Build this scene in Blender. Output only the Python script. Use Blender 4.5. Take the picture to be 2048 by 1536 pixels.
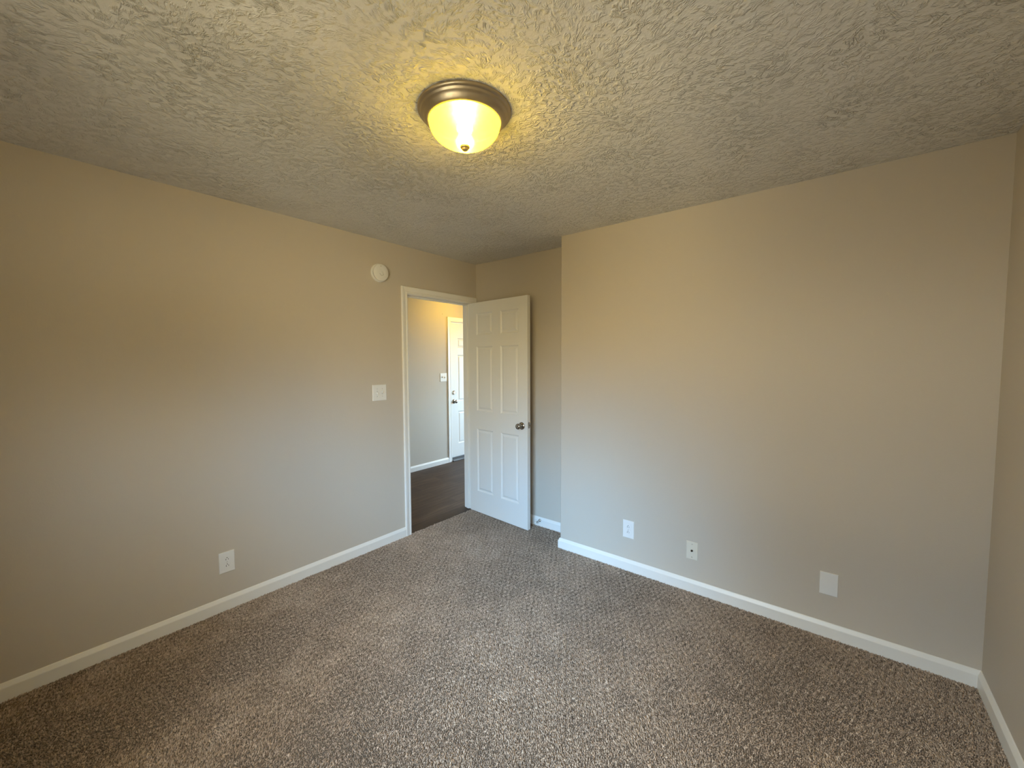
import bpy, bmesh, math, random
import numpy as np
from mathutils import Vector, Matrix

C = bpy.context.scene
for o in list(bpy.data.objects):
    bpy.data.objects.remove(o)
random.seed(4)
PI = math.pi

# ------------------------------------------------------------------ dimensions (metres)
H = 2.44            # ceiling height
W = 3.388           # room width (x)
BX, BY = 1.149, -0.255   # corner of the closet wall that juts into the room
YB = -3.40          # rear wall with the window
TH = 0.114          # wall thickness
HX = -1.62          # far wall of the hall
HF = -0.012         # hall floor level
OY0, OY1, OZ = -0.832, -0.070, 2.05   # bedroom door opening
LY1 = 3.4            # far wall of the room beyond the hall
LX, LY = 1.690, -1.820                # ceiling light
WX0, WX1, WZ0, WZ1 = 1.55, 2.85, 0.75, 2.05   # window behind the camera

# ------------------------------------------------------------------ camera
cam_d = bpy.data.cameras.new('camera')
cam = bpy.data.objects.new('camera', cam_d)
C.collection.objects.link(cam)
cam_d.sensor_fit = 'HORIZONTAL'
cam_d.sensor_width = 36.0
cam_d.lens = 809.42 / 2048 * 36.0
cam_d.clip_start = 0.02
yaw, pitch, roll = 0.6765, 0.0572, -0.0037
f = Vector((-math.sin(yaw) * math.cos(pitch), math.cos(yaw) * math.cos(pitch), -math.sin(pitch)))
r0 = Vector((math.cos(yaw), math.sin(yaw), 0))
u0 = r0.cross(f)
rt = math.cos(roll) * r0 + math.sin(roll) * u0
up = -math.sin(roll) * r0 + math.cos(roll) * u0
M = Matrix(((rt.x, up.x, -f.x), (rt.y, up.y, -f.y), (rt.z, up.z, -f.z)))
cam.matrix_world = Matrix.Translation((2.8306, -2.9583, 1.4894)) @ M.to_4x4()
C.camera = cam

# ------------------------------------------------------------------ view, world, daylight
vs = C.view_settings
C.display_settings.display_device = 'sRGB'
vs.view_transform = 'Standard'
vs.look = 'None'
vs.gamma = 1.0
vs.use_curve_mapping = False
vs.exposure = -0.05
C.cycles.use_denoising = True
C.cycles.max_bounces = 10
C.cycles.diffuse_bounces = 6
C.cycles.transparent_max_bounces = 12
C.cycles.sample_clamp_indirect = 40.0
C.cycles.caustics_reflective = False
C.cycles.caustics_refractive = False

LAMP_GLOW, LAMP_BULB = 13.0, 5.2
HALL_GLOW, HALL_BULB = 15.0, 10.5
LAMP_COL = (1.0, 0.69, 0.22)

# hazy sky outside: elevation ramps for the shaded side and for the brighter, open side to the right of the window
world = bpy.data.worlds.new('daylight_sky')
C.world = world
world.use_nodes = True
nt = world.node_tree
nt.nodes.clear()
wl = nt.links.new


def wmath(op, a, b=None):
    x = nt.nodes.new('ShaderNodeMath'); x.operation = op
    for i, v in enumerate((a, b)):
        if v is None: continue
        if isinstance(v, (int, float)): x.inputs[i].default_value = v
        else: wl(v, x.inputs[i])
    return x.outputs[0]


def wmap(v, a, b):
    x = nt.nodes.new('ShaderNodeMapRange'); x.interpolation_type = 'SMOOTHSTEP'
    x.inputs[1].default_value = a; x.inputs[2].default_value = b
    wl(v, x.inputs[0])
    return x.outputs[0]


def wramp(fac, stops):
    x = nt.nodes.new('ShaderNodeValToRGB'); e = x.color_ramp.elements
    while len(e) < len(stops): e.new(0.5)
    for i, (deg, c) in enumerate(stops):
        e[i].position = (deg + 90) / 180; e[i].color = (*c, 1)
    wl(fac, x.inputs[0])
    return x.outputs[0]


def wmix(f_, a, b):
    x = nt.nodes.new('ShaderNodeMix'); x.data_type = 'RGBA'
    wl(f_, x.inputs['Factor']); wl(a, x.inputs['A']); wl(b, x.inputs['B'])
    return x.outputs['Result']


tc = nt.nodes.new('ShaderNodeTexCoord')
sep = nt.nodes.new('ShaderNodeSeparateXYZ'); wl(tc.outputs['Generated'], sep.inputs[0])
elev = wmath('ADD', wmath('DIVIDE', wmath('ARCSINE', sep.outputs['Z']), PI), 0.5)       # 0 nadir .. 1 zenith
azim = wmath('ARCTAN2', sep.outputs['X'], wmath('MULTIPLY', sep.outputs['Y'], -1.0))    # 0 straight out of the window
SKY_ELEV = (-37.5, -7.5, 4, 12, 20.5, 32.5, 57.5)
SKY = [      # azimuth (degrees, + to the right of straight out): radiance at those elevations
    (-45, [(0.1, 0.1, 0.1), (17.1, 14.2, 8.5), (16.9, 14.0, 8.5), (11.1, 9.2, 5.6), (11.9, 9.9, 5.9), (14.6, 12.1, 7.3), (9.9, 8.2, 5.0)]),
    (-20, [(2.7, 2.9, 2.9), (3.3, 2.9, 2.1), (12.5, 12.7, 12.0), (1.2, 2.3, 3.9), (7.3, 9.9, 13.1), (28.4, 30.3, 30.8), (14.1, 13.0, 10.2)]),
    (-2.5, [(5.2, 5.1, 4.4), (5.5, 5.2, 4.4), (14.8, 13.6, 10.7), (2.2, 4.2, 7.0), (9.4, 9.7, 9.4), (21.6, 24.9, 28.1), (4.8, 7.0, 9.8)]),
    (10, [(16.8, 13.9, 8.4), (13.1, 10.8, 6.5), (13.0, 12.3, 10.4), (10.2, 19.7, 33.0), (29.3, 44.1, 63.7), (33.2, 44.0, 57.3), (9.6, 15.6, 23.7)]),
    (20, [(0.1, 0.1, 0.1), (0.1, 0.1, 0.1), (22.9, 19.4, 12.3), (13.0, 25.1, 42.0), (23.0, 44.4, 74.1), (24.6, 32.4, 42.0), (13.6, 19.3, 26.7)]),
    (30, [(5.8, 4.8, 2.9), (5.9, 4.9, 3.0), (21.4, 17.8, 10.7), (9.9, 17.2, 27.2), (32.3, 46.8, 65.5), (28.0, 31.6, 34.6), (28.5, 32.2, 35.4)]),
    (42.5, [(5.9, 4.9, 2.9), (26.8, 23.0, 15.2), (28.8, 25.7, 18.7), (29.7, 38.8, 49.8), (39.2, 58.9, 84.8), (62.4, 75.0, 88.7), (47.5, 50.9, 52.2)]),
    (62.5, [(0.1, 0.1, 0.1), (17.1, 14.7, 9.9), (4.7, 3.9, 2.4), (21.1, 20.5, 17.8), (28.8, 34.5, 40.6), (28.3, 28.9, 27.4), (32.6, 29.7, 22.9)]),
]
back = wramp(elev, [(-4, (6, 5.4, 4.0)), (3, (14.5, 20, 25)), (30, (15.5, 22, 30))])
col = None
for k, (az_, cs) in enumerate(SKY):
    c_ = wramp(elev, list(zip(SKY_ELEV, cs)))
    col = c_ if col is None else wmix(wmap(azim, math.radians(SKY[k - 1][0]), math.radians(az_)), col, c_)
col = wmix(wmap(sep.outputs['Y'], 0.0, 0.15), col, back)
bg = nt.nodes.new('ShaderNodeBackground'); wl(col, bg.inputs['Color'])
out = nt.nodes.new('ShaderNodeOutputWorld'); wl(bg.outputs[0], out.inputs[0])


def portal(name, loc, rot, sx, sy):
    d = bpy.data.lights.new(name, 'AREA')
    d.shape = 'RECTANGLE'; d.size = sx; d.size_y = sy
    d.cycles.is_portal = True
    o = bpy.data.objects.new(name, d)
    C.collection.objects.link(o)
    o.location = loc; o.rotation_euler = rot
    return o


portal('window_daylight', ((WX0 + WX1) / 2, YB - TH - 0.01, (WZ0 + WZ1) / 2), (PI / 2, 0, 0), WX1 - WX0, WZ1 - WZ0)
portal('living_room_daylight', (0.1, LY1 + TH + 0.01, 1.45), (-PI / 2, 0, 0), 2.2, 1.5)


# ------------------------------------------------------------------ materials
def mat(name, col, rough=0.5, metal=0.0, spec=0.5, coat=0.0):
    m = bpy.data.materials.new(name)
    m.use_nodes = True
    b = m.node_tree.nodes['Principled BSDF']
    b.inputs['Base Color'].default_value = (*col, 1)
    b.inputs['Roughness'].default_value = rough
    b.inputs['Metallic'].default_value = metal
    b.inputs['Specular IOR Level'].default_value = spec
    b.inputs['Coat Weight'].default_value = coat
    return m


class NB:
    """small helper for node building inside one material"""
    def __init__(s, m):
        s.t = m.node_tree; s.b = s.t.nodes['Principled BSDF']
        s.tc = s.t.nodes.new('ShaderNodeTexCoord')
    def n(s, kind, **kw):
        x = s.t.nodes.new(kind)
        for k, v in kw.items():
            setattr(x, k, v)
        return x
    def l(s, a, b):
        s.t.links.new(a, b)
    def math(s, op, a, b=None, c=None):
        x = s.n('ShaderNodeMath', operation=op)
        for i, v in enumerate((a, b, c)):
            if v is None: continue
            if isinstance(v, (int, float)): x.inputs[i].default_value = v
            else: s.l(v, x.inputs[i])
        return x.outputs[0]
    def vmath(s, op, a, b=None):
        x = s.n('ShaderNodeVectorMath', operation=op)
        for i, v in enumerate((a, b)):
            if v is None: continue
            if isinstance(v, (tuple, list)): x.inputs[i].default_value = v
            else: s.l(v, x.inputs[i])
        return x.outputs['Value'] if op in ('LENGTH', 'DOT_PRODUCT', 'DISTANCE') else x.outputs[0]
    def noise(s, vec, scale, detail=2.0, rough=0.5, dist=0.0):
        x = s.n('ShaderNodeTexNoise')
        x.inputs['Scale'].default_value = scale; x.inputs['Detail'].default_value = detail
        x.inputs['Roughness'].default_value = rough; x.inputs['Distortion'].default_value = dist
        s.l(vec, x.inputs['Vector'])
        return x.outputs['Fac']
    def ramp(s, fac, stops):
        x = s.n('ShaderNodeValToRGB')
        e = x.color_ramp.elements
        while len(e) < len(stops): e.new(0.5)
        for i, (p, c) in enumerate(stops):
            e[i].position = p; e[i].color = (*c, 1) if len(c) == 3 else c
        s.l(fac, x.inputs[0])
        return x.outputs[0]
    def bump(s, h, strength, dist):
        x = s.n('ShaderNodeBump')
        x.inputs['Strength'].default_value = strength; x.inputs['Distance'].default_value = dist
        s.l(h, x.inputs['Height']); s.l(x.outputs[0], s.b.inputs['Normal'])


def m_wall(name, col):
    m = mat(name, col, 0.62, spec=0.25)
    k = NB(m); v = k.tc.outputs['Object']
    h = k.math('ADD', k.noise(v, 160, 3, 0.55), k.math('MULTIPLY', k.noise(v, 28, 2), 0.6))
    k.bump(h, 0.35, 0.0012)
    return m


def m_ceiling():
    m = mat('stomped_ceiling_paint', (0.74, 0.72, 0.68), 0.75, spec=0.2)
    k = NB(m); v = k.tc.outputs['Object']
    hs = []
    for sc, off, fa, fr in ((3.6, (0, 0, 0), 17.0, 19.0), (4.7, (3.7, 1.9, 0), 20.0, 24.0)):
        p = k.vmath('ADD', v, off)
        wob = k.n('ShaderNodeTexNoise'); wob.inputs['Scale'].default_value = 7; k.l(p, wob.inputs['Vector'])
        wv = k.vmath('SUBTRACT', wob.outputs['Color'], (0.5, 0.5, 0.5))
        sv = k.n('ShaderNodeVectorMath', operation='SCALE'); k.l(wv, sv.inputs[0]); sv.inputs['Scale'].default_value = 0.16
        pw = k.vmath('ADD', p, sv.outputs[0])
        vo = k.n('ShaderNodeTexVoronoi', voronoi_dimensions='2D', feature='F1')
        vo.inputs['Scale'].default_value = sc; k.l(pw, vo.inputs['Vector'])
        s3 = k.n('ShaderNodeSeparateXYZ'); k.l(k.vmath('SUBTRACT', p, vo.outputs['Position']), s3.inputs[0])
        sr = k.n('ShaderNodeSeparateColor'); k.l(vo.outputs['Color'], sr.inputs[0])
        # every stomp of the brush leaves bristle marks that fan out in a direction of its own
        an = k.math('MULTIPLY', sr.outputs[0], 2 * PI)
        ca, sa_ = k.math('COSINE', an), k.math('SINE', an)
        u = k.math('ADD', k.math('ADD', k.math('MULTIPLY', s3.outputs[0], ca), k.math('MULTIPLY', s3.outputs[1], sa_)), 0.32)
        w = k.math('SUBTRACT', k.math('MULTIPLY', s3.outputs[1], ca), k.math('MULTIPLY', s3.outputs[0], sa_))
        cx = k.n('ShaderNodeCombineXYZ')
        k.l(k.math('MULTIPLY', k.math('ARCTAN2', w, k.math('MAXIMUM', u, 0.05)), fa), cx.inputs[0])
        k.l(k.math('MULTIPLY', u, fr), cx.inputs[1])
        k.l(k.math('MULTIPLY', sr.outputs[2], 60.0), cx.inputs[2])
        n1 = k.noise(cx.outputs[0], 1.0, 2.0, 0.5, 1.0)
        ridge = k.math('SUBTRACT', 1.0, k.math('MULTIPLY', k.math('ABSOLUTE', k.math('SUBTRACT', n1, 0.53)), 7.5))
        hs.append(k.math('SMOOTH_MAX', ridge, 0.0, 0.12))
    a = k.math('MAXIMUM', hs[0], k.math('MULTIPLY', hs[1], 0.9))
    patch = k.n('ShaderNodeMapRange'); patch.inputs[1].default_value = 0.36; patch.inputs[2].default_value = 0.60
    patch.inputs[3].default_value = 0.50
    k.l(k.noise(v, 5, 2), patch.inputs[0])
    a = k.math('MULTIPLY', a, patch.outputs[0])
    brk = k.n('ShaderNodeMapRange'); brk.interpolation_type = 'SMOOTHSTEP'
    brk.inputs[1].default_value = 0.40; brk.inputs[2].default_value = 0.55; brk.inputs[3].default_value = 0.12
    k.l(k.noise(v, 34, 1.5), brk.inputs[0])
    a = k.math('MULTIPLY', a, brk.outputs[0])
    fine = k.math('MULTIPLY', k.noise(v, 80, 2, 0.5), 0.22)
    k.bump(k.math('ADD', a, fine), 1.0, 0.0055)
    return m


def m_planks():
    m = mat('dark_vinyl_planks', (0.08, 0.05, 0.035), 0.5, spec=0.22)
    k = NB(m); v = k.tc.outputs['Object']
    mp = k.n('ShaderNodeMapping'); mp.inputs['Rotation'].default_value = (0, 0, PI / 2)
    k.l(v, mp.inputs['Vector'])
    br = k.n('ShaderNodeTexBrick')
    br.offset = 0.37
    br.inputs['Scale'].default_value = 1.0
    br.inputs['Brick Width'].default_value = 1.2; br.inputs['Row Height'].default_value = 0.15
    br.inputs['Mortar Size'].default_value = 0.0012
    br.inputs['Color1'].default_value = (0.2, 0.2, 0.2, 1); br.inputs['Color2'].default_value = (0.9, 0.9, 0.9, 1)
    br.inputs['Mortar'].default_value = (0, 0, 0, 1)
    k.l(mp.outputs[0], br.inputs['Vector'])
    st = k.n('ShaderNodeMapping'); st.inputs['Scale'].default_value = (26, 1.6, 1)
    k.l(v, st.inputs['Vector'])
    g = k.noise(st.outputs[0], 1.6, 5, 0.6, 0.4)
    s3 = k.n('ShaderNodeSeparateColor'); k.l(br.outputs['Color'], s3.inputs[0])
    fac = k.math('ADD', k.math('MULTIPLY', g, 0.75), k.math('MULTIPLY', s3.outputs[0], 0.25))
    col = k.ramp(fac, [(0.2, (0.022, 0.011, 0.006)), (0.5, (0.058, 0.031, 0.017)), (0.8, (0.115, 0.068, 0.039))])
    mx = k.n('ShaderNodeMix', data_type='RGBA')
    k.l(br.outputs['Fac'], mx.inputs['Factor']); k.l(col, mx.inputs['A']); mx.inputs['B'].default_value = (0.02, 0.012, 0.008, 1)
    k.l(mx.outputs['Result'], k.b.inputs['Base Color'])
    k.bump(g, 0.25, 0.001)
    return m


def m_carpet_base():
    m = mat('carpet_backing', (0.17, 0.135, 0.105), 1.0, spec=0.0)
    k = NB(m); v = k.tc.outputs['Object']
    c = k.ramp(k.noise(v, 140, 2), [(0.3, (0.10, 0.078, 0.06)), (0.7, (0.24, 0.195, 0.155))])
    k.l(c, k.b.inputs['Base Color'])
    return m


def m_carpet_pile():
    m = mat('carpet_yarn', (0.4, 0.34, 0.28), 0.95, spec=0.1)
    k = NB(m)
    at = k.n('ShaderNodeAttribute'); at.attribute_name = 'yarn_lay_shade'
    c = k.ramp(at.outputs['Fac'], [(0.0, (0.09, 0.062, 0.043)), (0.28, (0.26, 0.187, 0.131)), (0.62, (0.465, 0.347, 0.253)), (1.0, (0.71, 0.56, 0.43))])
    k.l(c, k.b.inputs['Base Color'])
    k.b.inputs['Sheen Weight'].default_value = 0.25
    k.b.inputs['Sheen Roughness'].default_value = 0.5
    return m


def m_metal(name, col, rough):
    m = mat(name, col, rough, 1.0)
    k = NB(m); v = k.tc.outputs['Object']
    r = k.n('ShaderNodeMapRange'); r.inputs[3].default_value = rough * 0.75; r.inputs[4].default_value = rough * 1.3
    k.l(k.noise(v, 60, 3), r.inputs[0]); k.l(r.outputs[0], k.b.inputs['Roughness'])
    return m


def m_paint(name, col, rough, bump=0.12):
    m = mat(name, col, rough, spec=0.45)
    k = NB(m); v = k.tc.outputs['Object']
    k.bump(k.noise(v, 120, 2), bump, 0.0006)
    return m


def m_dome(name, glow):
    m = bpy.data.materials.new(name); m.use_nodes = True
    t = m.node_tree; t.nodes.clear()
    o = t.nodes.new('ShaderNodeOutputMaterial')
    def add(kind): return t.nodes.new('ShaderNode' + kind)
    def mix(fac, a, b):
        x = add('MixShader'); x.inputs[0].default_value = fac
        t.links.new(a.outputs[0], x.inputs[1]); t.links.new(b.outputs[0], x.inputs[2])
        return x
    tr = add('BsdfTranslucent'); tr.inputs[0].default_value = (1.0, 0.78, 0.055, 1)
    rf = add('BsdfRefraction'); rf.inputs['Color'].default_value = (1.0, 0.96, 0.88, 1); rf.inputs['IOR'].default_value = 1.12; rf.inputs['Roughness'].default_value = 0.66
    tp = add('BsdfTransparent'); tp.inputs[0].default_value = (1.0, 0.95, 0.82, 1)
    gl = add('BsdfGlossy'); gl.inputs['Roughness'].default_value = 0.25
    body = mix(0.04, mix(0.25, mix(0.5, tr, rf), tp), gl)
    em = add('Emission'); em.inputs[0].default_value = (1.0, 0.70, 0.008, 1); em.inputs[1].default_value = glow
    ad = add('AddShader'); t.links.new(body.outputs[0], ad.inputs[0]); t.links.new(em.outputs[0], ad.inputs[1])
    t.links.new(ad.outputs[0], o.inputs[0])
    return m


def m_pane():
    m = bpy.data.materials.new('window_glass'); m.use_nodes = True
    t = m.node_tree; t.nodes.clear()
    o = t.nodes.new('ShaderNodeOutputMaterial')
    tr = t.nodes.new('ShaderNodeBsdfTransparent'); tr.inputs[0].default_value = (0.94, 0.97, 0.96, 1)
    gl = t.nodes.new('ShaderNodeBsdfGlossy'); gl.inputs['Roughness'].default_value = 0.02
    fr = t.nodes.new('ShaderNodeFresnel'); fr.inputs[0].default_value = 1.45
    mx = t.nodes.new('ShaderNodeMixShader')
    t.links.new(fr.outputs[0], mx.inputs[0]); t.links.new(tr.outputs[0], mx.inputs[1]); t.links.new(gl.outputs[0], mx.inputs[2])
    t.links.new(mx.outputs[0], o.inputs[0])
    return m


WALL = m_wall('greige_wall_paint', (0.58, 0.521, 0.44))
CEIL = m_ceiling()
TRIM = m_paint('white_trim_paint', (0.83, 0.81, 0.76), 0.35)
DOORP = m_paint('white_door_paint', (0.80, 0.78, 0.73), 0.40)
PLANK = m_planks()
BACKING = m_carpet_base()
PILE = m_carpet_pile()
PLASTIC = m_paint('white_plastic', (0.82, 0.81, 0.78), 0.32, 0.03)
IVORY = m_paint('ivory_plastic', (0.74, 0.69, 0.58), 0.35, 0.03)
DARK = mat('hole_shade', (0.015, 0.013, 0.012), 0.6)  # near-black colour standing in for the shade inside slots and holes
NICKEL = m_metal('polished_nickel', (0.42, 0.39, 0.35), 0.16)
STEEL = m_metal('latch_steel', (0.62, 0.62, 0.62), 0.2)
PANMETAL = m_metal('brushed_nickel_pan', (0.47, 0.40, 0.30), 0.42)
BRASS = m_metal('brass_finial', (0.75, 0.56, 0.25), 0.45)
SCREW = m_metal('painted_screw', (0.60, 0.58, 0.54), 0.4)
RUBBER = m_paint('white_rubber', (0.78, 0.76, 0.70), 0.6, 0.03)
BRONZE = m_metal('bronze_threshold', (0.16, 0.15, 0.14), 0.4)
DOME = m_dome('frosted_dome_glass', LAMP_GLOW)
PANE = m_pane()


# ------------------------------------------------------------------ mesh helpers
def link(name, bm, m, parent=None, smooth=False):
    me = bpy.data.meshes.new(name)
    bmesh.ops.recalc_face_normals(bm, faces=bm.faces)
    bm.to_mesh(me); bm.free()
    for x in (m if isinstance(m, (list, tuple)) else [m]):
        me.materials.append(x)
    if smooth:
        me.shade_smooth()
    o = bpy.data.objects.new(name, me)
    C.collection.objects.link(o)
    if parent: o.parent = parent
    return o


def sharp(o, deg=35):
    o.data.set_sharp_from_angle(angle=math.radians(deg))
    return o


def tag(o, label, cat, group=None, kind=None):
    o['label'] = label; o['category'] = cat
    if group: o['group'] = group
    if kind: o['kind'] = kind
    return o


def empty(name, loc, rot=(0, 0, 0)):
    o = bpy.data.objects.new(name, None)
    C.collection.objects.link(o)
    o.location = loc; o.rotation_euler = rot
    o.empty_display_size = 0.05
    return o


def box(bm, lo, hi, bevel=0.0, seg=2, mi=0):
    vs_ = [bm.verts.new((x, y, z)) for x in (lo[0], hi[0]) for y in (lo[1], hi[1]) for z in (lo[2], hi[2])]
    fs = [(0, 1, 3, 2), (4, 6, 7, 5), (0, 4, 5, 1), (2, 3, 7, 6), (0, 2, 6, 4), (1, 5, 7, 3)]
    faces = [bm.faces.new([vs_[i] for i in q]) for q in fs]
    for q in faces: q.material_index = mi
    if bevel > 0:
        es = list({e for q in faces for e in q.edges})
        r = bmesh.ops.bevel(bm, geom=es, offset=bevel, segments=seg, affect='EDGES', profile=0.5)
        for q in r['faces']: q.material_index = mi
    return faces


def boxes(*bs):
    bm = bmesh.new()
    for lo, hi in bs: box(bm, lo, hi)
    return bm


def prism(bm, pts, z0, z1, mi=0):
    a = [bm.verts.new((x, y, z0)) for x, y in pts]
    b = [bm.verts.new((x, y, z1)) for x, y in pts]
    n = len(pts)
    fs = [bm.faces.new(a[::-1]), bm.faces.new(b)]
    for i in range(n):
        fs.append(bm.faces.new((a[i], a[(i + 1) % n], b[(i + 1) % n], b[i])))
    for q in fs: q.material_index = mi
    return fs


def lathe(bm, prof, org, axis, seg=40, mi=0):
    """revolve (radius, distance along axis) pairs round an axis"""
    ax = Vector(axis).normalized()
    t = Vector((0, 0, 1)) if abs(ax.z) < 0.9 else Vector((1, 0, 0))
    u = ax.cross(t).normalized(); w = ax.cross(u)
    org = Vector(org); rings = []
    for r, h in prof:
        c = org + ax * h
        if r < 1e-6: rings.append([bm.verts.new(c)])
        else: rings.append([bm.verts.new(c + (u * math.cos(2 * PI * i / seg) + w * math.sin(2 * PI * i / seg)) * r) for i in range(seg)])
    for a, b in zip(rings, rings[1:]):
        for i in range(seg):
            j = (i + 1) % seg
            if len(a) == 1 and len(b) == 1: continue
            if len(a) == 1: q = bm.faces.new((a[0], b[i], b[j]))
            elif len(b) == 1: q = bm.faces.new((a[i], b[0], a[j]))
            else: q = bm.faces.new((a[i], b[i], b[j], a[j]))
            q.material_index = mi
    return bm


# ------------------------------------------------------------------ the room shell
def structure(name, bm, m, label, cat, smooth=False):
    o = link(name, bm, m, smooth=smooth)
    return tag(o, label, cat, kind='structure')


ZB = -0.06
structure('floor', boxes(((0.0, YB, ZB), (W, 0, -0.007))), BACKING, 'carpet backing under the brown speckled carpet of the room', 'floor')
structure('floor_hall', boxes(((HX - TH, -1.8, ZB), (-0.001, TH, HF)), ((HX - TH, TH, ZB), (2.6, LY1 + TH, HF))), PLANK,
          'dark brown wood plank floor beyond the open door', 'floor')
structure('ceiling', boxes(((0, YB, H), (W, 0, H + 0.06))), CEIL, 'off white ceiling with stomped brush texture', 'ceiling')
structure('ceiling_hall', boxes(((HX - TH, -1.8, H), (0, TH, H + 0.06)), ((HX - TH, TH, H), (2.6, LY1 + TH, H + 0.06))), WALL,
          'plain ceiling of the hall beyond the open door', 'ceiling')
structure('wall_left', boxes(((-TH, YB - TH, ZB), (0, OY0 - 0.018, H)), ((-TH, OY0 - 0.018, OZ + 0.018), (0, OY1 + 0.018, H)),
                             ((-TH, OY1 + 0.018, ZB), (0, TH, H))), WALL, 'greige wall on the left with the doorway and smoke alarm', 'wall')
structure('wall_alcove', boxes(((0, 0, ZB), (W + TH, TH, H))), WALL, 'greige wall of the alcove behind the open door', 'wall')
bm = bmesh.new()
rc = 0.007
corner = [(BX + rc - rc * math.cos(a), BY + rc - rc * math.sin(a)) for a in [i * PI / 2 / 5 for i in range(6)]]
prism(bm, [(BX, 0.0)] + corner + [(W, BY), (W, BY + TH), (BX + TH, BY + TH), (BX + TH, 0.0)], ZB, H)
structure('wall_closet', bm, WALL, 'greige wall jutting forward to the right of the open door, with three wall plates', 'wall')
structure('wall_right', boxes(((W, YB - TH, ZB), (W + TH, 0, H))), WALL, 'sliver of greige wall at the right edge of the picture', 'wall')
structure('wall_back', boxes(((0, YB - TH, ZB), (WX0, YB, H)), ((WX1, YB - TH, ZB), (W, YB, H)),
                             ((WX0, YB - TH, ZB), (WX1, YB, WZ0)), ((WX0, YB - TH, WZ1), (WX1, YB, H))), WALL,
          'greige wall behind the camera with the window', 'wall')
FY0, FY1, FZ = 1.150, 2.064, 2.060        # front door slab in the hall
structure('wall_hall', boxes(((HX - TH, -1.8, ZB), (HX, FY0 - 0.005, H)), ((HX - TH, FY1 + 0.005, ZB), (HX, LY1 + TH, H)),
                             ((HX - TH, FY0 - 0.005, FZ + 0.005), (HX, FY1 + 0.005, H))), WALL,
          'greige hall wall seen through the doorway, beside the front door', 'wall')
structure('wall_hall_end', boxes(((HX, -1.8, ZB), (-TH, -1.8 + TH, H))), WALL, 'end wall of the hall out of sight', 'wall')
structure('wall_living_room', boxes(((HX, LY1, ZB), (-1.0, LY1 + TH, H)), ((1.2, LY1, ZB), (2.6, LY1 + TH, H)),
                                    ((-1.0, LY1, ZB), (1.2, LY1 + TH, 0.7)), ((-1.0, LY1, 2.2), (1.2, LY1 + TH, H)),
                                    ((2.6, TH, ZB), (2.6 + TH, LY1 + TH, H))), WALL, 'walls of the room beyond the hall out of sight', 'wall')


# baseboards: profile swept along a straight run, ends mitred
BASE = [(0, -0.02), (0.0135, -0.02), (0.0135, 0.053), (0.0128, 0.0565), (0.0055, 0.0715), (0.0040, 0.0745), (0.0022, 0.0767), (0, 0.0767)]


def baseboard(name, p0, p1, nrm_, m0, m1, label, dz=0.0):
    """m0/m1: +1 the end is an outside corner, -1 an inside corner, 0 square"""
    p0, p1, n_ = Vector((*p0, 0)), Vector((*p1, 0)), Vector((*nrm_, 0))
    d = (p1 - p0).normalized()
    bm = bmesh.new()
    a = [bm.verts.new(p0 + n_ * t - d * (m0 * t) + Vector((0, 0, z + dz))) for t, z in BASE]
    b = [bm.verts.new(p1 + n_ * t + d * (m1 * t) + Vector((0, 0, z + dz))) for t, z in BASE]
    n = len(BASE)
    for i in range(n):
        bm.faces.new((a[i], a[(i + 1) % n], b[(i + 1) % n], b[i]))
    bm.faces.new(a[::-1]); bm.faces.new(b)
    return structure(name, bm, TRIM, label, 'baseboard')


CW = 0.057          # casing width
baseboard('baseboard_left', (0, YB), (0, OY0 - 0.005 - CW + 0.001), (1, 0), -1, 0, 'white baseboard along the left wall up to the door casing')
baseboard('baseboard_alcove', (0, 0), (BX, 0), (0, -1), -1, -1, 'short white baseboard behind the open door carrying the door stop')
baseboard('baseboard_closet_return', (BX, 0), (BX, BY), (-1, 0), -1, 1, 'short white baseboard round the corner of the jutting wall')
baseboard('baseboard_closet', (BX, BY), (W, BY), (0, -1), 1, -1, 'white baseboard under the outlet, cable plate and blank plate')
baseboard('baseboard_right', (W, BY), (W, YB), (-1, 0), -1, -1, 'white baseboard at the right edge of the picture')
baseboard('baseboard_back', (W, YB), (0, YB), (0, 1), -1, -1, 'white baseboard behind the camera')
baseboard('baseboard_hall', (HX, -1.8 + TH), (HX, FY0 - 0.005 - 0.066), (1, 0), -1, 0, 'white baseboard in the hall left of the front door', dz=HF)


# door casings: profile swept up, across and down round the opening
CAS = [(0.0, 0.0), (0.0, 0.009), (0.003, 0.011), (0.014, 0.011), (0.018, 0.0085), (0.022, 0.0105), (0.040, 0.0145), (0.050, 0.0160), (0.055, 0.0155), (0.057, 0.013), (0.057, 0.0)]


def casing(name, y0, y1, zt, z0, x, nx, label, wscale=1.0):
    bm = bmesh.new(); rows = []
    for w, t in CAS:
        w *= wscale
        X = x + nx * t
        rows.append([bm.verts.new(p) for p in ((X, y0 - w, z0), (X, y0 - w, zt + w), (X, y1 + w, zt + w), (X, y1 + w, z0))])
    n = len(rows)
    for i in range(n):
        a, b = rows[i], rows[(i + 1) % n]
        for j in range(3):
            bm.faces.new((a[j], b[j], b[j + 1], a[j + 1]))
    bm.faces.new([r[0] for r in rows]); bm.faces.new([r[3] for r in rows][::-1])
    return structure(name, bm, TRIM, label, 'door casing')


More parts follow.
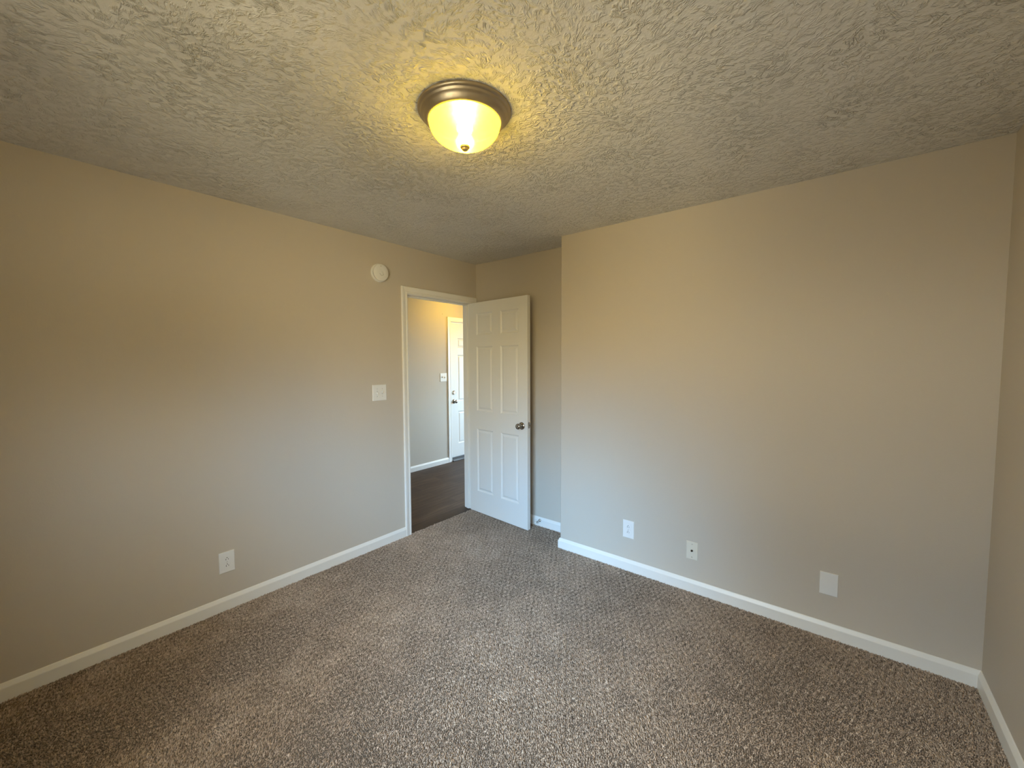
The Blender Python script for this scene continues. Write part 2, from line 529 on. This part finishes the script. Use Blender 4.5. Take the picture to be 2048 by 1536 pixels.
casing('trim_1', OY0 - 0.005, OY1 + 0.005, OZ + 0.005, -0.02, 0.0, 1, 'white casing round the bedroom doorway')
casing('trim_2', OY0 - 0.005, OY1 + 0.005, OZ + 0.005, HF, -TH, -1, 'white casing on the hall side of the doorway')
bm = bmesh.new()      # jamb and stop
J = 0.018
box(bm, (-TH, OY0 - J, HF), (0, OY0, OZ + J)); box(bm, (-TH, OY1, HF), (0, OY1 + J, OZ + J)); box(bm, (-TH, OY0, OZ), (0, OY1, OZ + J))
box(bm, (-0.085, OY0, HF), (-0.050, OY0 + 0.011, OZ - 0.011), 0.002, 1); box(bm, (-0.085, OY1 - 0.011, HF), (-0.050, OY1, OZ - 0.011), 0.002, 1)
box(bm, (-0.085, OY0, OZ - 0.011), (-0.050, OY1, OZ), 0.002, 1)
structure('trim_3', bm, TRIM, 'white jamb lining the bedroom doorway', 'door jamb')
casing('trim_4', FY0 - 0.008, FY1 + 0.008, FZ + 0.008, HF, HX, 1, 'white casing round the front door in the hall', 1.15)


# ------------------------------------------------------------------ doors
def panel_face(bm, w, z0, z1, us, zs, y, ny):
    """six-panel moulded face in the plane y; ny = outward direction (-1 / +1)"""
    U = [0.0] + [v for p in us for v in p] + [w]
    Z = [z0] + [v for p in zs for v in p] + [z1]
    def v(u, z, d=0.0): return bm.verts.new((u, y - ny * d, z))
    for i in range(len(U) - 1):
        for j in range(len(Z) - 1):
            u_0, u_1, z_0, z_1 = U[i], U[i + 1], Z[j], Z[j + 1]
            if i % 2 == 1 and j % 2 == 1:
                prev = None
                for ins, d in ((0, 0), (0.003, 0.0035), (0.010, 0.0085), (0.016, 0.0095), (0.020, 0.0085), (0.034, 0.0030)):
                    ring = [v(u_0 + ins, z_0 + ins, d), v(u_1 - ins, z_0 + ins, d), v(u_1 - ins, z_1 - ins, d), v(u_0 + ins, z_1 - ins, d)]
                    if prev:
                        for k in range(4):
                            bm.faces.new((prev[k], prev[(k + 1) % 4], ring[(k + 1) % 4], ring[k]))
                    prev = ring
                bm.faces.new(prev)
            else:
                bm.faces.new((v(u_0, z_0), v(u_1, z_0), v(u_1, z_1), v(u_0, z_1)))


def panel_door(name, w, z0, z1, th, us, zs, parent=None):
    bm = bmesh.new()
    panel_face(bm, w, z0, z1, us, zs, 0.0, -1)
    panel_face(bm, w, z0, z1, us, zs, th, 1)
    e = [(0, 0), (w, 0), (w, th), (0, th)]
    for a, b in ((0, 3), (1, 2)):
        bm.faces.new([bm.verts.new((*e[k], z)) for k, z in ((a, z0), (b, z0), (b, z1), (a, z1))])
    for z in (z0, z1):
        bm.faces.new([bm.verts.new((*q, z)) for q in e])
    bmesh.ops.remove_doubles(bm, verts=bm.verts, dist=1e-5)
    return link(name, bm, DOORP, parent)


KNOB = [(0.0, 0.064), (0.012, 0.0635), (0.019, 0.0615), (0.0245, 0.057), (0.0265, 0.050), (0.0255, 0.043), (0.021, 0.036), (0.0145, 0.031), (0.0115, 0.026), (0.0115, 0.012)]
ROSE = [(0.0115, 0.012), (0.020, 0.011), (0.029, 0.008), (0.0325, 0.004), (0.033, 0.0)]


def knob(parent, org, ax, button=True, scale=1.0):
    bm = bmesh.new()
    lathe(bm, [(r * scale, h * scale) for r, h in KNOB], org, ax)
    k = link('door_knob', bm, NICKEL, parent, True)
    bm = bmesh.new(); lathe(bm, [(r * scale, h * scale) for r, h in ROSE], org, ax)
    link('rose', bm, NICKEL, k, True)
    if button:
        bm = bmesh.new()
        lathe(bm, [(0.0, 0.0675), (0.0045, 0.067), (0.005, 0.066), (0.005, 0.0625)], org, ax, 20)
        link('lock_button', bm, STEEL, k, True)
    return k


US = [(0.105, 0.325), (0.430, 0.652)]
ZS = [(0.218, 0.832), (1.010, 1.627), (1.735, 1.942)]
DW, DT = 0.756, 0.035
door = panel_door('door_1', DW, 0.008, 2.046, DT, US, ZS)
door.location = (0.014, -0.116, 0); door.rotation_euler = (0, 0, -0.0804)
tag(door, 'white six-panel bedroom door standing open into the room', 'door', kind='structure')
knob(door, (0.690, 0, 0.922), (0, -1, 0))
knob(door, (0.690, DT, 0.922), (0, 1, 0), False)
bm = bmesh.new()
lz = 0.932
pl = [(0.0115 * math.cos(a), (0.0165 if math.sin(a) >= 0 else -0.0165) + 0.0115 * math.sin(a)) for a in [i * 2 * PI / 24 + 0.001 for i in range(24)]]
fv = [bm.verts.new((DW - 0.001, DT / 2 + p, lz + q)) for p, q in pl]
gv = [bm.verts.new((DW + 0.0016, DT / 2 + p, lz + q)) for p, q in pl]
bm.faces.new(fv[::-1]); bm.faces.new(gv)
for i in range(24):
    bm.faces.new((fv[i], fv[(i + 1) % 24], gv[(i + 1) % 24], gv[i]))
lp = link('latch_plate', bm, NICKEL, door)
bm = bmesh.new()
q = [(0, -0.007), (0, 0.007), (0.012, 0.007), (0.006, -0.004), (0.003, -0.007)]
prism(bm, [(DW + x, DT / 2 + y) for x, y in q], lz - 0.0075, lz + 0.0075)
link('latch_bolt', bm, STEEL, lp)
for hz in (0.28, 1.03, 1.80):
    bm = bmesh.new()
    lathe(bm, [(0, 0), (0.0055, 0), (0.0055, 0.088), (0, 0.088)], (-0.0075, DT + 0.003, hz), (0, 0, 1), 16)
    box(bm, (-0.0022, 0.004, hz), (-0.0002, DT + 0.002, hz + 0.088))
    sharp(link('hinge', bm, NICKEL, door, True))

# front door in the hall
fd = panel_door('door_2', FY1 - FY0, 0.048, FZ - 0.003, 0.044, [(0.145, 0.405), (0.510, 0.770)], [(0.24, 0.73), (0.885, 1.58), (1.69, 1.83)])
fd.location = (HX - 0.012, FY0, 0); fd.rotation_euler = (0, 0, PI / 2)
tag(fd, 'white panelled front door at the end of the hall, with deadbolt above the knob', 'door', kind='structure')
# local x -> +y world, local y -> -x world: the hall side of the slab is local y = 0, facing -y
knob(fd, (0.058, 0, 0.885), (0, -1, 0))
bm = bmesh.new()
lathe(bm, [(0, 0.014), (0.020, 0.014), (0.027, 0.009), (0.031, 0.003), (0.031, 0)], (0.058, 0, 1.016), (0, -1, 0))
db = sharp(link('deadbolt', bm, NICKEL, fd, True))
bm = bmesh.new(); box(bm, (0.040, -0.031, 1.011), (0.076, -0.014, 1.021), 0.003)
link('thumb_turn', bm, NICKEL, db)
bm = bmesh.new(); box(bm, (HX - 0.09, FY0 - 0.004, HF - 0.002), (HX + 0.035, FY1 + 0.004, 0.006), 0.004)
box(bm, (HX - 0.09, FY0 - 0.004, HF), (HX - 0.010, FY1 + 0.004, 0.044), 0.004)
structure('trim_5', bm, BRONZE, 'dark metal threshold under the front door', 'threshold')


# ------------------------------------------------------------------ windows (behind the camera and in the living room)
def window(name, x0, x1, z0, z1, y, s, label):
    """s: direction from the room to outside along y"""
    bm = bmesh.new()
    ya, yb = sorted((y + s * 0.050, y + s * 0.095)); fw = 0.045
    for lo, hi in (((x0, z0), (x0 + fw, z1)), ((x1 - fw, z0), (x1, z1)), ((x0 + fw, z0), (x1 - fw, z0 + fw)), ((x0 + fw, z1 - fw), (x1 - fw, z1)),
                   ((x0 + fw, (z0 + z1) / 2 - 0.02), (x1 - fw, (z0 + z1) / 2 + 0.02))):
        box(bm, (lo[0], ya, lo[1]), (hi[0], yb, hi[1]))
    w = link(name, bm, TRIM)
    tag(w, label, 'window', kind='structure')
    for k, (a, b) in enumerate(((z0 + fw, (z0 + z1) / 2 - 0.02), ((z0 + z1) / 2 + 0.02, z1 - fw))):
        bm = bmesh.new(); ym = y + s * 0.075
        bm.faces.new([bm.verts.new(p) for p in ((x0 + fw, ym, a), (x1 - fw, ym, a), (x1 - fw, ym, b), (x0 + fw, ym, b))])
        link('pane', bm, PANE, w)
    bm = bmesh.new(); y1, y2 = sorted((y - s * 0.022, y + s * 0.050)); box(bm, (x0 - 0.03, y1, z0 - 0.02), (x1 + 0.03, y2, z0), 0.004)
    return w


window('window_1', WX0, WX1, WZ0, WZ1, YB, -1, 'white sash window in the wall behind the camera')
window('window_2', -1.0, 1.2, 0.7, 2.2, LY1, 1, 'white sash window lighting the room beyond the hall')


# ------------------------------------------------------------------ ceiling light
def ceiling_light(loc, dome_mat, bulb, label):
    t = empty('ceiling_light', loc)
    tag(t, label, 'ceiling light')
    bm = bmesh.new()
    lathe(bm, [(0.0, 0.0), (0.176, 0.0), (0.1765, -0.006), (0.174, -0.010), (0.169, -0.0115), (0.1665, -0.014), (0.1655, -0.018), (0.163, -0.021),
               (0.158, -0.0235), (0.1545, -0.030), (0.149, -0.038), (0.1440, -0.043), (0.1395, -0.045), (0.1365, -0.0445), (0.1365, -0.040), (0.0, -0.030)],
          (0, 0, 0), (0, 0, 1), 96)
    sharp(link('metal_pan', bm, PANMETAL, t, True), 50)
    R0, D0 = 0.135, 0.088
    prof = [(R0, -0.041)] + [(R0 * math.sin(a), -0.044 - D0 * math.cos(a)) for a in [PI / 2 * (1 - i / 22) for i in range(22)]] + [(0.0, -0.044 - D0)]
    bm = bmesh.new(); lathe(bm, prof, (0, 0, 0), (0, 0, 1), 96)
    link('glass_dome', bm, dome_mat, t, True)
    zb = -0.044 - D0
    bm = bmesh.new()
    lathe(bm, [(0.018, 0.005), (0.0185, -0.002), (0.0165, -0.004), (0.0135, -0.005), (0.0125, -0.009), (0.009, -0.0125), (0.0045, -0.014), (0.0, -0.0143)], (0, 0, zb), (0, 0, 1), 32)
    link('finial', bm, BRASS, t, True)
    for k, (dx, dy) in enumerate(((0.030, -0.030), (-0.030, 0.030))):
        d = bpy.data.lights.new('bulb', 'POINT'); d.energy = bulb; d.color = LAMP_COL; d.shadow_soft_size = 0.028
        b = bpy.data.objects.new('bulb', d); C.collection.objects.link(b); b.parent = t; b.location = (dx, dy, -0.083)
    return t


ceiling_light((LX, LY, H), DOME, LAMP_BULB, 'lit flush ceiling light with frosted dome in a brushed metal pan')
ceiling_light((-1.08, 1.06, H), m_dome('frosted_hall_glass', HALL_GLOW), HALL_BULB, 'dome light on the hall ceiling by the front door, hidden above the doorway')


# ------------------------------------------------------------------ wall plates. Local axes: x across, z up, -y out of the wall
def plate(name, loc, rotz, w, h, m, label, cat, group=None, t=0.0055):
    bm = bmesh.new()
    fs = box(bm, (-w / 2, -t, -h / 2), (w / 2, 0, h / 2))
    es = [e for e in bm.edges if all(abs(v.co.y + t) < 1e-6 for v in e.verts)]
    bmesh.ops.bevel(bm, geom=es, offset=0.0042, segments=3, affect='EDGES', profile=0.6)
    o = link(name, bm, m)
    o.location = loc; o.rotation_euler = (0, 0, rotz)
    return tag(o, label, cat, group)


def screw(parent, x, z, y=-0.0055, m=SCREW, r=0.0033):
    bm = bmesh.new()
    lathe(bm, [(0, 0.0013), (r * 0.7, 0.0011), (r, 0.0003), (r, -0.001)], (x, y, z), (0, -1, 0), 16)
    link('screw', bm, m, parent, True)


def outlet(loc, rotz, label):
    o = plate('wall_outlet', loc, rotz, 0.080, 0.125, PLASTIC, label, 'wall outlet')
    for cz in (0.0195, -0.0195):
        bm = bmesh.new()
        pts = []
        for i in range(40):
            a = 2 * PI * i / 40
            x, z = 0.0172 * math.cos(a), 0.0172 * math.sin(a)
            pts.append((x, max(-0.0142, min(0.0142, z))))
        a_ = [bm.verts.new((x, -0.0050, z + cz)) for x, z in pts]
        b_ = [bm.verts.new((x * 0.97, -0.0074, z * 0.97 + cz)) for x, z in pts]
        bm.faces.new(b_)
        for i in range(40): bm.faces.new((a_[i], a_[(i + 1) % 40], b_[(i + 1) % 40], b_[i]))
        bmesh.ops.remove_doubles(bm, verts=bm.verts, dist=1e-6)
        rec = link('socket', bm, PLASTIC, o)
        # dark pieces for the shade in an earth hole above two blade slots
        bm = bmesh.new()
        lathe(bm, [(0, 0.0002), (0.0026, 0.0002), (0.0026, -0.001)], (0, -0.0074, cz + 0.0078), (0, -1, 0), 16)
        box(bm, (-0.0075, -0.0076, cz - 0.0068), (-0.0049, -0.0064, cz + 0.0022))
        box(bm, (0.0051, -0.0076, cz - 0.0056), (0.0075, -0.0064, cz + 0.0016))
        link('socket_slots', bm, DARK, rec)
    screw(o, 0, 0)
    return o


outlet((0, -2.185, 0.287), PI / 2, 'white double outlet low on the left wall')
outlet((1.715, BY, 0.295), 0, 'white double outlet on the jutting wall, nearest the door')


def switch(name, loc, rotz, label, ups, w, h):
    o = plate(name, loc, rotz, w, h, PLASTIC, label, 'light switch')
    for x, s in zip((-0.023, 0.023), ups):
        bm = bmesh.new()
        # dark piece painting the shade of the slot, and the lever in it
        box(bm, (x - 0.0050, -0.0058, -0.0120), (x + 0.0050, -0.0050, 0.0120))
        sl = link('toggle_slot', bm, DARK, o)
        bm = bmesh.new()
        a_ = [(-0.0044, -0.011), (0.0044, -0.011), (0.0044, 0.011), (-0.0044, 0.011)]
        base = [bm.verts.new((x + p, -0.0056, q)) for p, q in a_]
        mid = [bm.verts.new((x + p * 0.95, -0.0085, q * 0.8 + s * 0.001)) for p, q in a_]
        tip = [bm.verts.new((x + p * 0.8, -0.0190, q * 0.30 + s * 0.0095)) for p, q in a_]
        for A, B in ((base, mid), (mid, tip)):
            for i in range(4): bm.faces.new((A[i], A[(i + 1) % 4], B[(i + 1) % 4], B[i]))
        bm.faces.new(base[::-1]); bm.faces.new(tip)
        link('toggle', bm, PLASTIC, o)
        for z in (-0.030, 0.030): screw(o, x, z)
    return o


switch('light_switch', (0, -1.117, 1.241), PI / 2, 'white double toggle switch beside the bedroom doorway', (-1, 1), 0.124, 0.126)
switch('light_switch', (HX, 0.995, 1.254), PI / 2, 'white double toggle switch in the hall beside the front door', (1, -1), 0.124, 0.122)

cx = plate('cable_plate', (2.142, BY, 0.267), 0, 0.070, 0.115, IVORY, 'ivory cable plate with a dark centre jack, right of the outlet', 'cable plate')
bm = bmesh.new()
lathe(bm, [(0, 0.0085), (0.0022, 0.0085), (0.0026, 0.0095), (0.0045, 0.0095), (0.0048, 0.0085), (0.0048, 0.002), (0.0068, 0.002), (0.0068, -0.001)], (0, -0.0055, 0), (0, -1, 0), 20)
sharp(link('cable_jack', bm, m_metal('dark_jack_metal', (0.10, 0.085, 0.06), 0.35), cx, True))
for z in (-0.042, 0.042): screw(cx, 0, z, m=m_metal('ivory_screw', (0.58, 0.53, 0.43), 0.45))
bp = plate('blank_plate', (2.834, BY, 0.289), 0, 0.078, 0.121, PLASTIC, 'plain white blank plate low on the jutting wall near the right corner', 'blank plate', t=0.006)


# ------------------------------------------------------------------ smoke alarm
sa = empty('smoke_alarm', (0, -1.100, 2.181), (0, 0, PI / 2))
tag(sa, 'round white smoke alarm high on the wall above the light switch', 'smoke alarm')
AX = (0, -1, 0)
bm = bmesh.new()
lathe(bm, [(0, 0), (0.0705, 0), (0.071, 0.002), (0.071, 0.011), (0.0695, 0.0135), (0.066, 0.0145), (0.0, 0.0145)], (0, 0, 0), AX, 72)
sharp(link('mounting_base', bm, PLASTIC, sa, True))
bm = bmesh.new(); lathe(bm, [(0.0590, 0.013), (0.0590, 0.0250)], (0, 0, 0), AX, 72)
link('vent_gap', bm, m_paint('vent_shade', (0.10, 0.09, 0.08), 0.6), sa, True)  # dark colour stands in for the shade between base and cover
bm = bmesh.new()
lathe(bm, [(0.0, 0.0235), (0.0615, 0.0235), (0.0640, 0.025), (0.0645, 0.034), (0.0635, 0.0375), (0.060, 0.0395), (0.028, 0.0405), (0.0265, 0.0395),
           (0.0255, 0.0395), (0.0245, 0.0408), (0.0, 0.0412)], (0, 0, 0), AX, 72)
cover = sharp(link('cover', bm, PLASTIC, sa, True))
bm = bmesh.new(); lathe(bm, [(0, 0.0435), (0.0105, 0.0435), (0.012, 0.0425), (0.0125, 0.040)], (0.002, 0, -0.004), AX, 32)
sharp(link('test_button', bm, PLASTIC, cover, True))
bm = bmesh.new()
for i in range(7):
    a = math.radians(200 + i * 23)
    lathe(bm, [(0, 0.0414), (0.0016, 0.0414), (0.0016, 0.040)], (0.002 + 0.0185 * math.cos(a), 0, -0.004 + 0.0185 * math.sin(a)), AX, 10)
link('sounder_holes', bm, DARK, cover)  # dark discs painted as the shade of small holes
bm = bmesh.new()
lathe(bm, [(0, 0.0412), (0.0028, 0.0408), (0.003, 0.0385)], (-0.004, 0, 0.047), AX, 14)
link('indicator_lamp', bm, m_paint('dull_lens', (0.30, 0.28, 0.22), 0.3, 0), cover, True)

# ------------------------------------------------------------------ door stop and wall hook
ds = empty('door_stop', (0.782, -0.0118, 0.050))
tag(ds, 'chrome door stop with white tip on the baseboard behind the open door', 'door stop')
bm = bmesh.new(); lathe(bm, [(0.013, 0.0), (0.013, 0.003), (0.010, 0.007), (0.006, 0.009), (0.0, 0.010)], (0, 0, 0), AX, 24)
link('base', bm, STEEL, ds, True)
bm = bmesh.new()
prof = [(0.0046, 0.006)]
for i in range(1, 34): prof.append((0.0050 if i % 2 else 0.0040, 0.006 + i * 0.0017))
lathe(bm, prof, (0, 0, 0), AX, 20)
link('shaft', bm, STEEL, ds, True)
bm = bmesh.new(); lathe(bm, [(0.0, 0.060), (0.0082, 0.060), (0.0092, 0.062), (0.0092, 0.072), (0.0075, 0.0755), (0.0, 0.0765)], (0, 0, 0), AX, 24)
link('rubber_tip', bm, RUBBER, ds, True)
bm = bmesh.new()
lathe(bm, [(0, 0.010), (0.0042, 0.010), (0.0042, 0.0085), (0.0016, 0.008), (0.0016, -0.01), (0, -0.01)], (HX, 0.984, 2.161), (0.96, 0, 0.28), 12)
tag(link('nail', bm, STEEL), 'small nail in the hall wall above the front door casing', 'nail')


# ------------------------------------------------------------------ carpet pile: leaning cut tufts, lay shading tinted into their colour
def carpet():
    rng = np.random.default_rng(7)
    sp = 0.0054
    nx, ny = int(W / sp), int(-YB / sp)
    gx, gy = np.meshgrid((np.arange(nx) + 0.5) * sp, YB + (np.arange(ny) + 0.5) * sp)
    gx = gx.ravel() + rng.uniform(-0.45, 0.45, nx * ny) * sp
    gy = gy.ravel() + rng.uniform(-0.45, 0.45, nx * ny) * sp
    keep = ((gx < BX) | (gy < BY)) & (gx > 0.002) & (gx < W - 0.002)
    keep &= ~((gx < 0.012) & ((gy < OY0 - 0.06) | (gy > OY1)))
    gx, gy = gx[keep], gy[keep]
    n = len(gx)

    def wave(seed, lo, hi, count=9):
        r = np.random.default_rng(seed); s = np.zeros(n)
        for _ in range(count):
            a = r.uniform(0, 2 * PI); fq = r.uniform(lo, hi); s += np.sin((gx * np.cos(a) + gy * np.sin(a)) * fq + r.uniform(0, 6.28))
        return s / math.sqrt(count / 2)

    big = wave(1, 3, 9); mid = wave(2, 14, 40); clump = wave(3, 150, 420, 14)
    lay = 0.9 + 1.1 * big + 0.7 * mid                    # direction the pile lies in, brushed by feet and vacuum
    ang = lay + rng.normal(0, 0.9, n)
    lean = np.clip(0.0050 + 0.0014 * mid + rng.normal(0, 0.0015, n), 0.001, 0.009)
    hgt = 0.0072 + 0.0016 * clump * 0.5 + rng.normal(0, 0.0012, n)
    rad = 0.0027 + rng.normal(0, 0.0004, n)
    rot = rng.uniform(0, 2 * PI, n)
    yarn_lay_shade = np.clip(0.52 + 0.11 * clump + 0.15 * rng.normal(0, 1, n) + 0.035 * big + 0.03 * mid, 0, 1)  # broad waves put the shading of the pile lay into the tuft colour
    tx = gx + np.cos(ang) * lean; ty = gy + np.sin(ang) * lean
    K = 3
    V = np.zeros((n, 2 * K + 1, 3), np.float32)
    for k in range(K):
        a = rot + 2 * PI * k / K
        V[:, k, 0] = gx + rad * 0.9 * np.cos(a); V[:, k, 1] = gy + rad * 0.9 * np.sin(a); V[:, k, 2] = -0.008
        a2 = a + 0.6
        V[:, K + k, 0] = gx + (tx - gx) * 0.6 + rad * np.cos(a2); V[:, K + k, 1] = gy + (ty - gy) * 0.6 + rad * np.sin(a2); V[:, K + k, 2] = -0.008 + hgt * 0.72
    V[:, 2 * K, 0] = tx; V[:, 2 * K, 1] = ty; V[:, 2 * K, 2] = -0.008 + hgt
    f_ = []
    for k in range(K):
        j = (k + 1) % K
        f_ += [(k, j, K + j), (k, K + j, K + k), (K + k, K + j, 2 * K)]
    F = (np.array(f_, np.int32)[None] + (np.arange(n, dtype=np.int32) * (2 * K + 1))[:, None, None]).reshape(-1)
    me = bpy.data.meshes.new('carpet')
    nv, nf = n * (2 * K + 1), len(F) // 3
    me.vertices.add(nv); me.vertices.foreach_set('co', V.reshape(-1))
    me.loops.add(nf * 3); me.loops.foreach_set('vertex_index', F)
    me.polygons.add(nf)
    me.polygons.foreach_set('loop_start', np.arange(0, nf * 3, 3, dtype=np.int32))
    me.update(calc_edges=True)
    at = me.attributes.new('yarn_lay_shade', 'FLOAT', 'POINT')
    at.data.foreach_set('value', np.repeat(yarn_lay_shade, 2 * K + 1).astype(np.float32))
    me.materials.append(PILE)
    me.shade_smooth()
    o = bpy.data.objects.new('carpet', me)
    C.collection.objects.link(o)
    tag(o, 'brown and grey speckled cut pile carpet covering the room', 'carpet', kind='stuff')


carpet()
